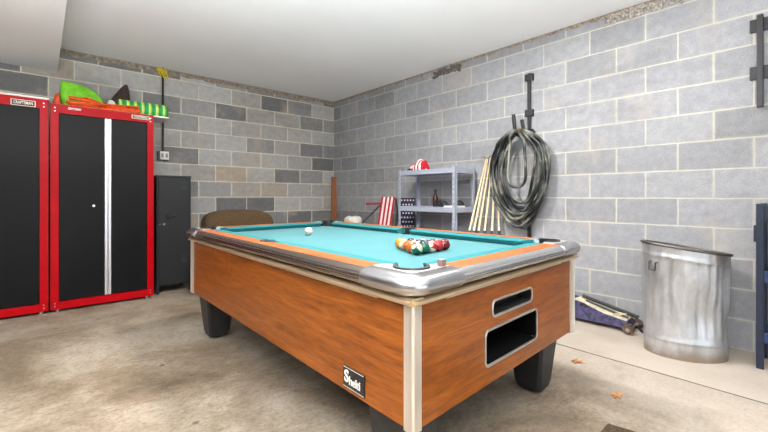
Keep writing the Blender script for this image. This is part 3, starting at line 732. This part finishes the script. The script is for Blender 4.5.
# ------------------------------------------------------------------ grey metal shelf unit
M['shelf_grey'] = plain('shelf_grey', (158, 164, 178), .42, 0, .04, 50)
sx0, sx1, sy0, sy1 = -.415, -.075, -2.745, -1.925
sh = thing('shelf_unit', 'grey metal shelving unit against the block wall', 'shelf', ((sx0+sx1)/2, (sy0+sy1)/2, 0))
for x, dx in ((sx0, 1), (sx1, -1)):
    for y, dy in ((sy0, 1), (sy1, -1)):
        b = MB().box(min(x, x+dx*.036), max(x, x+dx*.036), min(y, y+dy*.003), max(y, y+dy*.003), 0, 1.335)
        b.box(min(x, x+dx*.003), max(x, x+dx*.003), min(y, y+dy*.036), max(y, y+dy*.036), 0, 1.335)
        o = b.build('post', M['shelf_grey'], sh)
        bb = MB()
        for i in range(26):
            z = .05+.05*i; yy = y+dy*.02
            if abs(z-1.29) > .04 and abs(z-.885) > .04: bb.cyl((x-dx*.0004, yy, z), (x+dx*.0006, yy, z), .005, seg=8)
        bb.build('slots', M['plate_black'], o)
for zt in (1.318, .915, .50, .10):
    b = MB().box(sx0+.004, sx1-.004, sy0+.004, sy1-.004, zt-.010, zt-.004)
    b.box(sx0+.003, sx0+.007, sy0+.004, sy1-.004, zt-.052, zt); b.box(sx1-.007, sx1-.003, sy0+.004, sy1-.004, zt-.052, zt)
    b.box(sx0+.004, sx1-.004, sy0+.003, sy0+.007, zt-.052, zt); b.box(sx0+.004, sx1-.004, sy1-.007, sy1-.003, zt-.052, zt)
    b.build('shelf_board', M['shelf_grey'], sh)
# folded striped cloth on top
k = NT('striped_cloth', .85); nz = k.noise(k.obj(), 7, 3); sep = k.n('ShaderNodeSeparateXYZ'); k.l(k.obj(), sep.inputs[0])
s_ = k.math('FRACT', k.math('ADD', k.math('MULTIPLY', sep.outputs['Y'], 24), k.math('MULTIPLY', nz, 1.4)))
k.col(k.ramp(s_, [(0, (188, 24, 44)), (.44, (188, 24, 44)), (.46, (236, 228, 226)), (1, (236, 228, 226))])); M['striped_cloth'] = k.m
ZSACK = 1.3185
cl = thing('folded_flag', 'crumpled red and white striped cloth on top of the metal shelf', 'cloth', (-.30, -2.13, 1.3145))
def sackY(tops, bots, x0, x1, seed, amp):
    rings = []; r = random.Random(seed); n = 6
    for j in range(n):
        t = j/(n-1); x = x0+(x1-x0)*t; s_ = math.sin(PI*(.15+.7*t))
        ring = [Vector((x, y, ZSACK+(z-ZSACK)*s_)) for y, z in tops]+[Vector((x, y, z)) for y, z in bots[::-1]]
        rings.append([p+Vector((0, r.uniform(-amp, amp), r.uniform(-amp, amp) if p.z > ZSACK+.02 else 0)) for p in ring])
    return subdiv(mesh_of(MB().loft(rings)), 1)
ZSACK = 1.3145
me = sackY([(-2.035, 1.38), (-2.06, 1.42), (-2.085, 1.375), (-2.115, 1.395), (-2.14, 1.455), (-2.17, 1.46), (-2.195, 1.43), (-2.225, 1.46), (-2.235, 1.38)], [(-2.04, 1.3145), (-2.12, 1.3145), (-2.18, 1.3145), (-2.24, 1.3145)], -.375, -.20, 4, .008)
MB().addmesh(me).build('cloth', M['striped_cloth'], cl, smooth=180)
me = sackY([(-2.045, 1.335), (-2.075, 1.35), (-2.11, 1.335)], [(-2.04, 1.3145), (-2.12, 1.3145)], -.400, -.37, 5, .003)
MB().addmesh(me).build('blue_corner', M['flag_blue'], cl, smooth=180)
# brown bottle
M['brown_glass'] = plain('brown_glass', (74, 40, 34), .12, 0, .1)
bt = thing('bottle', 'brown glass bottle standing on the middle shelf', 'bottle', (-.12, -2.235, .9115))
MB().lathe([(.001, 0), (.030, 0), (.033, .004), (.033, .095), (.028, .115), (.014, .142), (.012, .175), (.014, .178), (.014, .188), (.001, .188)], (-.12, -2.235, .9115), 18).build('glass', M['brown_glass'], bt, smooth=50)
MB().cyl((-.12, -2.235, 1.0935), (-.12, -2.235, 1.107), .0155, seg=14).build('cap', M['black_plastic'], bt, smooth=40)
# dark tools on middle shelf
M['tool_black'] = plain('tool_black', (34, 34, 42), .45, 0, .2)
def tool(y0, y1, x, lab, seed):
    r = random.Random(seed); n = 7; z0 = .9115
    rings = []
    for j in range(n):
        t = j/(n-1); y = y0+(y1-y0)*t; w = .022+.02*math.sin(PI*t)+r.uniform(-.004, .01); h = .014+.018*math.sin(PI*t)+r.uniform(-.003, .012)
        rings.append([Vector((x+w*math.cos(a*PI/5), y, z0+h+h*math.sin(a*PI/5))) for a in range(10)])
    b = MB().loft(rings)
    o = MB().addmesh(subdiv(mesh_of(b), 1)).build('hand_tool', M['tool_black'], at=(x, (y0+y1)/2, z0), smooth=60); tag(o, lab, 'tool', 'dark tools on the middle shelf')
    return o
tool(-2.27, -2.41, -.17, 'dark hand tool on the middle shelf right beside the brown bottle', 1)
tool(-2.40, -2.53, -.25, 'dark hand tool on the middle shelf, between two other tools', 2)
tool(-2.53, -2.66, -.16, 'dark hand tool on the middle shelf, farthest from the bottle', 6)
o = MB().box(-.37, -.20, -2.71, -2.56, .9115, .930, .003).build('paper_stack', M['white_panel'], at=(-.31, -2.63, .9115)); tag(o, 'flat white stack at the right end of the middle shelf', 'papers')
o = MB().box(-.060, -.045, -2.505, -2.465, .70, .86, .004).build('hanging_strap', M['plate_black'], at=(-.05, -2.485, .86)); tag(o, 'short black strap hanging below the middle shelf', 'strap')

# ------------------------------------------------------------------ pool cues leaning on the wall
M['cue_butt'] = plain('cue_butt', (38, 32, 32), .3); M['cue_white'] = plain('cue_white', (232, 228, 220), .3)
def pxl(x, y, X):
    R_ = Vector((math.sin(YAW), -math.cos(YAW))); d = Vector((F.x, F.y)) + R_*((x-384)/FPX)
    t = (X-CAM.x)/d.x; return Vector((X, CAM.y+t*d.y, CAM.z-(y-196.127)*t/FPX))
cues = [(486.5, 158, 470, 'leftmost, the most slanted'), (488, 157.5, 474.5, 'second from the left'), (490.5, 158, 479, 'third from the left'), (493, 159, 485, 'fourth from the left'), (496, 161, 492, 'second from the right'), (498, 186, 499, 'rightmost, nearest the hose')]
for i, (xt, yt, xj, wh) in enumerate(cues):
    Tp = pxl(xt, yt, -.02-.004*(i % 2)); J = pxl(xj, 228, (-.30, -.285, -.26, -.24, -.20, -.14)[i])
    d = (J-Tp).normalized(); B = Tp + d*((Tp.z-.001)/-d.z)
    L = (B-Tp).length; lj = (J-Tp).length
    cu = thing('pool_cue', 'pale wooden pool cue leaning on the wall, %s' % wh, 'cue', B, 'pool cues leaning on the wall')
    MB().tube([Tp, J], [.0062, .0108], 10).build('shaft', M['cue_wood'], cu, smooth=60)
    MB().tube([J, J+d*.028], [.0112, .0116], 10).build('collar', M['cue_white'], cu, smooth=60)
    MB().tube([J+d*.028, B], [.0118, .0155], 10).build('butt', M['cue_butt'], cu, smooth=60)
    MB().tube([Tp-d*.014, Tp], [.0058, .0063], 10).build('tip', M['cue_white'], cu, smooth=60)
wh_ = pxl(489, 158, -.006)
b = MB().tube([wh_+Vector((.006, .06, .015)), wh_+Vector((-.03, .055, .012)), wh_+Vector((-.045, 0, .004)), wh_+Vector((-.03, -.055, .012)), wh_+Vector((.006, -.06, .015))], .004, 6)
o = b.build('wire_hook', M['steel_dark'], at=wh_, smooth=60); tag(o, 'small wire loop on the wall holding the cue tips', 'hook')

# ------------------------------------------------------------------ wall rail with hooks, and the hose
M['iron'] = plain('black_iron', (34, 35, 38), .5, 0, .15)
hr = thing('wall_rail', 'black iron wall rail with hooks, behind the coiled hose', 'rail', (0, -3.305, 1.4))
MB().box(-.030, -.008, -3.337, -3.307, 1.58, 2.205, .003).build('upright', M['iron'], hr)
MB().box(-.030, -.008, -3.337, -3.307, .30, .86, .003).build('lower_upright', M['iron'], hr)
for z in (2.165, 1.825, .83, .50):
    MB().box(-.040, 0, -3.362, -3.285, z-.032, z+.032, .005).build('bracket', M['iron'], hr)
for y in (-3.265, -3.35):
    MB().tube([(-.02, y-.02, 1.64), (-.07, y-.01, 1.605), (-.13, y, 1.61), (-.165, y+.01, 1.66), (-.175, y+.02, 1.80 if y > -3.3 else 1.74)], .017, 8).build('hook', M['iron'], hr, smooth=60)
MB().box(-.030, -.006, -3.36, -3.20, 1.61, 1.67, .004).build('hook_plate', M['iron'], hr)

k = NT('hose_rubber', .28); v = k.noise(k.obj(), 5, 3); k.col(k.ramp(v, [(.40, (30, 32, 32)), (.5, (66, 69, 66)), (.60, (122, 122, 112))])); M['hose'] = k.m
M['brass'] = metal('brass', (190, 150, 80), .3)
path = []; r = random.Random(21)
loops = [(.095, .50), (.105, .53), (.26, .78), (.235, .90), (.20, .66), (.27, .86), (.165, .62), (.265, .80), (.22, .74), (.155, .58), (.272, .92), (.235, .70), (.18, .84), (.25, .95), (.21, .80)]
N = 40
params = [(w, h, r.uniform(-.025, .025), r.uniform(0, .02)) for w, h in loops]
for i in range(len(loops)*N):
    li = i//N; t = (i % N)/N
    a = params[li]; c_ = params[min(li+1, len(loops)-1)]
    w, h, oy, oz = [a[q]+(c_[q]-a[q])*t for q in range(4)]
    th = 2*PI*t; s_ = math.sin(th); cz = (1-math.cos(th))/2
    y = -3.275+oy + w*s_*(1.12-.28*cz*cz) + .016*math.sin(3*th+li*1.7)
    z = 1.655-oz - h*1.03*cz**.92
    x = -.15 + .095*((li*5) % 16)/16 - (.03 if li < 2 else 0) + .025*math.sin(th*2+li) - (.03 if cz < .12 else 0)
    x = min(x, -.034)
    path.append((x, y, z))
hs = thing('garden_hose', 'thick grey-black hose coiled in many loops on the wall hooks', 'hose', (-.1, -3.29, 1.65))
b = MB().tube(path, .0135, 8).build('hose', M['hose'], hs, smooth=180)
e = Vector(path[-1]); e2 = Vector(path[0])
MB().cyl(e2+Vector((0, 0, .0)), e2+Vector((0, -.04, .0)), .016, seg=10).build('coupling', M['brass'], hs, smooth=40)

# second rail at the right edge
wr = thing('wall_bracket', 'black iron wall bracket high on the right edge of the block wall', 'bracket', (0, -4.9, 1.9))
MB().box(-.050, -.022, -4.925, -4.893, 1.605, 2.205, .006).build('upright', M['iron'], wr)
for z in (2.145, 1.835): MB().box(-.022, 0, -5.12, -4.858, z-.042, z+.042, .005).build('plate', M['iron'], wr)
MB().box(-.050, -.022, -5.10, -5.068, 1.605, 2.205, .006).build('upright', M['iron'], wr)

# ------------------------------------------------------------------ galvanised trash can (dented, oval)
k = NT('galvanised_steel', .38, 1, (176, 178, 178))
v = k.mapped((1, 1, .35)); f = k.noise(v, 9, 5, .65, .8); g = k.noise(k.obj(), 30, 4, .7)
c = k.ramp(f, [(.28, (164, 164, 164)), (.46, (186, 188, 190)), (.62, (206, 208, 211))])
c = k.mix(k.ramp(g, [(.60, (0, 0, 0, 1)), (.78, (.5, .5, .5, 1))]), c, lin((150, 128, 104)))
sp_ = k.n('ShaderNodeSeparateXYZ'); k.l(k.obj(), sp_.inputs[0])
dz = k.math('ADD', sp_.outputs['Z'], k.math('MULTIPLY', k.noise(k.obj(), 7, 4), .12))
c = k.mix(k.ramp(dz, [(.075, (.75, .75, .75, 1)), (.13, (0, 0, 0, 1))]), c, lin((146, 128, 106)))
rs = k.ramp(k.noise(k.mapped((1, 1, .28), (3, 3, 0)), 6.5, 4, .6), [(.60, (0, 0, 0, 1)), (.68, (.45, .45, .45, 1))])
c = k.mix(rs, c, lin((158, 128, 100)))
k.col(c); k.rgh(k.ramp(f, [(.3, (.30, .30, .30, 1)), (.7, (.48, .48, .48, 1))])); k.b.inputs['Metallic'].default_value = .72; k.bump(g, .12, .003); M['galv'] = k.m
tc = Vector((-.335, -4.572, 0)); ta = Vector((.60, -.80, 0)).normalized(); tb_ = Vector((.80, .60, 0))
can = thing('trash_can', 'dented galvanised metal trash can against the block wall', 'trash can', tc)
SEG = 96
def canpt(a, z, extra=0, off=0):
    t = z/.70; z *= .985
    A = (.230+.012*t)+extra; B = (.176+.010*t)+extra
    ca, sa = math.cos(a), math.sin(a)
    p = tc + ta*(A*ca) + tb_*(B*sa) + Vector((0, 0, z))
    # lean of the rim
    p.z += -.036*ca*t
    n = (ta*ca*B + tb_*sa*A).normalized()
    # big dent low on the right front, and flutes
    d = .075*math.exp(-((math.atan2(math.sin(a+.05), math.cos(a+.05)))**2/.16) - ((z-.22)/.085)**2)
    d += .030*math.exp(-((math.atan2(math.sin(a+1.5), math.cos(a+1.5)))**2/.25) - ((z-.28)/.12)**2)
    d += .018*math.exp(-((math.atan2(math.sin(a+.75), math.cos(a+.75)))**2/.05) - ((z-.50)/.16)**2)
    fl = .0035*math.cos(a*26)*(1 if .17 < z < .62 else 0)
    p -= n*(d-fl-off)
    if z < .05: p += n*.0
    return p
zs = [0, .01, .02, .05, .09, .10, .105, .115, .125, .15, .18, .21, .25, .29, .33, .37, .41, .45, .49, .53, .57, .60, .62, .625, .635, .645, .66, .68, .70]
off = {.105: .005, .115: .005, .625: .004, .635: .004}
outer = [[canpt(a*2*PI/SEG, z, 0, off.get(z, 0)) for a in range(SEG)] for z in zs]
inner = [[canpt(a*2*PI/SEG, z, -.004) for a in range(SEG)] for z in reversed([.02]+zs[3:])]
b = MB().loft(outer+inner)
for v in b.bm.verts: v.co.z = max(0, v.co.z)
M['rim_steel'] = metal('rim_steel', (120, 116, 110), .45)
body = b.build('body', M['galv'], can, smooth=50)
MB().tube([canpt(a*2*PI/64, .70, .003) for a in range(64)], .0085, 8, loop=True).build('rim', M['rim_steel'], can, smooth=180)
# side handle (faces the camera's left)
ah = -PI*.86
P0 = canpt(ah-.07, .585, .002); P1 = canpt(ah+.13, .585, .002); nn = (ta*math.cos(ah)+tb_*math.sin(ah)*1.2).normalized()
hd = MB().tube([P0, P0+nn*.02, P0+nn*.024+Vector((0, 0, -.05)), P1+nn*.024+Vector((0, 0, -.05)), P1+nn*.02, P1], .0045, 8).build('handle', M['steel_dark'], can, smooth=60)
b = MB(); 
pts = [canpt(ah-.12+.30*i/6, .60, .0025) for i in range(7)]; pts2 = [canpt(ah-.12+.30*i/6, .555, .0025) for i in range(7)]
b.loft([[p, p+nn*.003, q_+nn*.003, q_] for p, q_ in zip(pts, pts2)]).build('handle_plate', M['galv'], hd, smooth=50)

# ------------------------------------------------------------------ floor jack
M['jack_blue'] = plain('jack_blue', (66, 62, 92), .6, 0, .45, 30, .3); M['jack_cream'] = plain('jack_cream', (216, 206, 178), .5, 0, .12, 30); M['wheel'] = plain('jack_wheel', (96, 78, 66), .6, .3, .3)
jk = thing('floor_jack', 'low blue floor jack with black handle lying along the wall', 'jack', (-.16, -3.85, 0))
def jp(x, s, z): return Vector((x+.04*(s/-.6)*0, -3.62+s, z))
for x in (-.225, -.085):
    poly = [(0, .03), (0, .16), (-.12, .185), (-.26, .165), (-.42, .11), (-.58, .085), (-.60, .05), (-.56, .035)]
    MB().loft([[jp(x, s, z) for s, z in poly], [jp(x+.014, s, z) for s, z in poly]]).build('side_plate', M['jack_blue'], jk)
poly = [(-.18, .172), (-.22, .19), (-.45, .125), (-.58, .10), (-.58, .085), (-.44, .095), (-.2, .15)]
MB().loft([[jp(-.208, s, z) for s, z in poly], [jp(-.10, s, z) for s, z in poly]]).build('lift_arm', M['jack_cream'], jk)
MB().lathe([(.001, 0), (.036, 0), (.045, .008), (.045, .016), (.001, .016)], jp(-.16, -.52, .112), 20).build('saddle', M['jack_cream'], jk, smooth=40)
for x in (-.262, -.052):
    w_ = MB().cyl(jp(x, -.60, .036), jp(x+.034, -.60, .036), .036, seg=20).build('wheel', M['wheel'], jk, smooth=40)
    MB().cyl(jp(x-.004, -.60, .036), jp(x+.038, -.60, .036), .014, seg=12).build('hub', M['screw'], w_, smooth=40)
MB().cyl(jp(-.26, -.60, .036), jp(-.05, -.60, .036), .008, seg=10).build('axle', M['screw'], jk)
for x in (-.225, -.095): MB().cyl(jp(x, -.03, .03), jp(x+.024, -.03, .03), .03, seg=16).build('wheel', M['wheel'], jk, smooth=40)
MB().box(-.225, -.071, -3.66, -3.62, .035, .15).build('rear_plate', M['jack_blue'], jk)
MB().tube([(-.15, -3.86, .205), (-.135, -4.26, .112)], .014, 10).build('handle_tube', M['black_plastic'], jk, smooth=60)
MB().tube([(-.185, -3.90, .178), (-.19, -4.20, .108)], .008, 8).build('handle_rod', M['steel_dark'], jk, smooth=60)
for i, z in enumerate((.136, .128)): MB().box(-.229, -.2245, -3.885-.035*i, -3.870-.035*i, z, z+.022).build('slot', M['plate_black'], jk)
# black roll of the next wheel beside the can
cs = thing('caster_wheel', 'small black caster wheel on the floor between jack and trash can', 'wheel', (-.10, -4.27, 0))
MB().cyl((-.13, -4.285, .032), (-.09, -4.285, .032), .032, seg=18).build('tyre', M['black_plastic'], cs, smooth=40)
MB().cyl((-.134, -4.285, .032), (-.086, -4.285, .032), .012, seg=12).build('hub', M['wheel'], cs, smooth=40)

# ------------------------------------------------------------------ blue wooden rack at the right edge
M['blue_paint'] = plain('blue_paint', (22, 32, 52), .45, 0, .18, 25); M['blue_light'] = plain('blue_slat', (34, 52, 88), .45, 0, .15, 25)
rk = thing('wooden_rack', 'dark blue wooden rack standing at the right edge beside the trash can', 'rack', (-.20, -5.2, 0))
for x in (-.30, -.06):
    for y in (-4.928, -5.45): MB().box(x-.014, x+.014, y-.017, y+.017, 0, .985, .003).build('post', M['blue_paint'], rk)
for z0, z1 in ((.885, .975), (.52, .585), (.16, .22)): 
    for x in (-.30, -.06): MB().box(x-.010, x+.010, -5.433, -4.945, z0, z1, .002).build('slat', M['blue_light'] if z0 < .6 else M['blue_paint'], rk)
    MB().box(-.29, -.07, -5.44, -4.94, z0+.005, z0+.02, .002).build('shelf_board', M['blue_paint'], rk)
MB().box(-.30, -.285, -4.911, -4.899, .755, .855, .002).build('hinge', M['blue_paint'], rk)
o = MB().box(-.28, -.08, -5.40, -4.96, .5405, .80, .01).build('black_case', M['black_plastic'], at=(-.18, -5.2, .5405)); tag(o, 'black case standing on the middle board of the blue rack', 'case')

# ------------------------------------------------------------------ leaves and mat
M['leaf'] = plain('dry_leaf', (176, 124, 76), .8, 0, .2, 40)
def leaf(x, y, s, rot, lab):
    pts = []
    for i in range(20):
        a = i*2*PI/20; rr = s*(.35+.65*abs(math.cos(a*2.5))**.8)
        pts.append(Vector((x+rr*math.cos(a+rot), y+rr*.6*math.sin(a+rot), 0)))
    top = [p+Vector((0, 0, .004+.010*random.random())) for p in pts]; bot = [p - Vector((0, 0, .0015)) for p in top]
    b = MB().loft([bot, top]); b.tube([(x, y, .004), (x+s*.7*math.cos(rot+3), y+s*1.1*math.sin(rot+3), .006)], .0015, 5)
    mz = min(v.co.z for v in b.bm.verts)
    for v in b.bm.verts: v.co.z -= mz
    o = b.build('dry_leaf', M['leaf'], at=(x, y, 0)); tag(o, lab, 'leaf', 'dry leaves on the floor')
leaf(-1.294, -4.469, .045, .6, 'dry tan leaf on the open floor in front of the trash can')
leaf(-1.02, -4.16, .05, 2.0, 'dry tan leaf close to the table leg, near the floor joint')
M['mat'] = plain('brown_mat', (72, 58, 42), .95, 0, .25, 90, .6)
c0 = Vector((-1.625, -4.535, 0))
dA = Vector((-1, -.02, 0)).normalized(); dB = Vector((.22, -.97, 0)).normalized()
pts = [c0, c0+dA*.45, c0+dA*.45+dB*.6, c0+dB*.6]
b = MB().loft([pts, [p+Vector((0, 0, .018)) for p in pts]])
o = b.build('door_mat', M['mat'], at=c0); tag(o, 'corner of a brown mat on the floor at the bottom edge', 'mat')

# ------------------------------------------------------------------ light
def area(name, loc, size, power, rot=(0, 0, 0), color=(1, 1, 1), shape='RECTANGLE', sy=None):
    d = bpy.data.lights.new(name, 'AREA'); d.energy = power; d.shape = shape; d.size = size; d.size_y = sy or size; d.color = color
    o = bpy.data.objects.new(name, d); C.objects.link(o); o.location = loc; o.rotation_euler = rot; return o
def point(name, loc, r, power, color=(1, 1, 1)):
    d = bpy.data.lights.new(name, 'POINT'); d.energy = power; d.shadow_soft_size = r; d.color = color
    o = bpy.data.objects.new(name, d); C.objects.link(o); o.location = loc; return o
area('ceiling_lamp', (-1.85, -3.2, 2.50), .22, 74, (0, 0, 0), (1, .97, .93), 'DISK')
area('second_lamp', (-.95, -4.1, 2.48), .2, 15, (0, 0, 0), (1, .97, .93), 'DISK')
area('ceiling_fill', (-3.8, -4.9, 1.25), 1.7, 400, (PI, 0, 0), (.97, .985, 1), 'DISK')  # added upward fill that brightens the ceiling, out of view
area('daylight_portal', (-3.2, Y0-.05, 1.1), 4.8, 1, (PI/2, 0, 0), sy=2.2).data.cycles.is_portal = True
w = bpy.data.worlds.new('sky'); sc.world = w; w.use_nodes = True
bg = w.node_tree.nodes['Background']; bg.inputs['Color'].default_value = (.86, .93, 1, 1); bg.inputs['Strength'].default_value = 2.5

vs = sc.view_settings
sc.display_settings.display_device = 'sRGB'
vs.view_transform = 'Standard'; vs.look = 'None'; vs.gamma = 1; vs.use_curve_mapping = False; vs.exposure = 0.0
sc.cycles.max_bounces = 8; sc.cycles.diffuse_bounces = 5
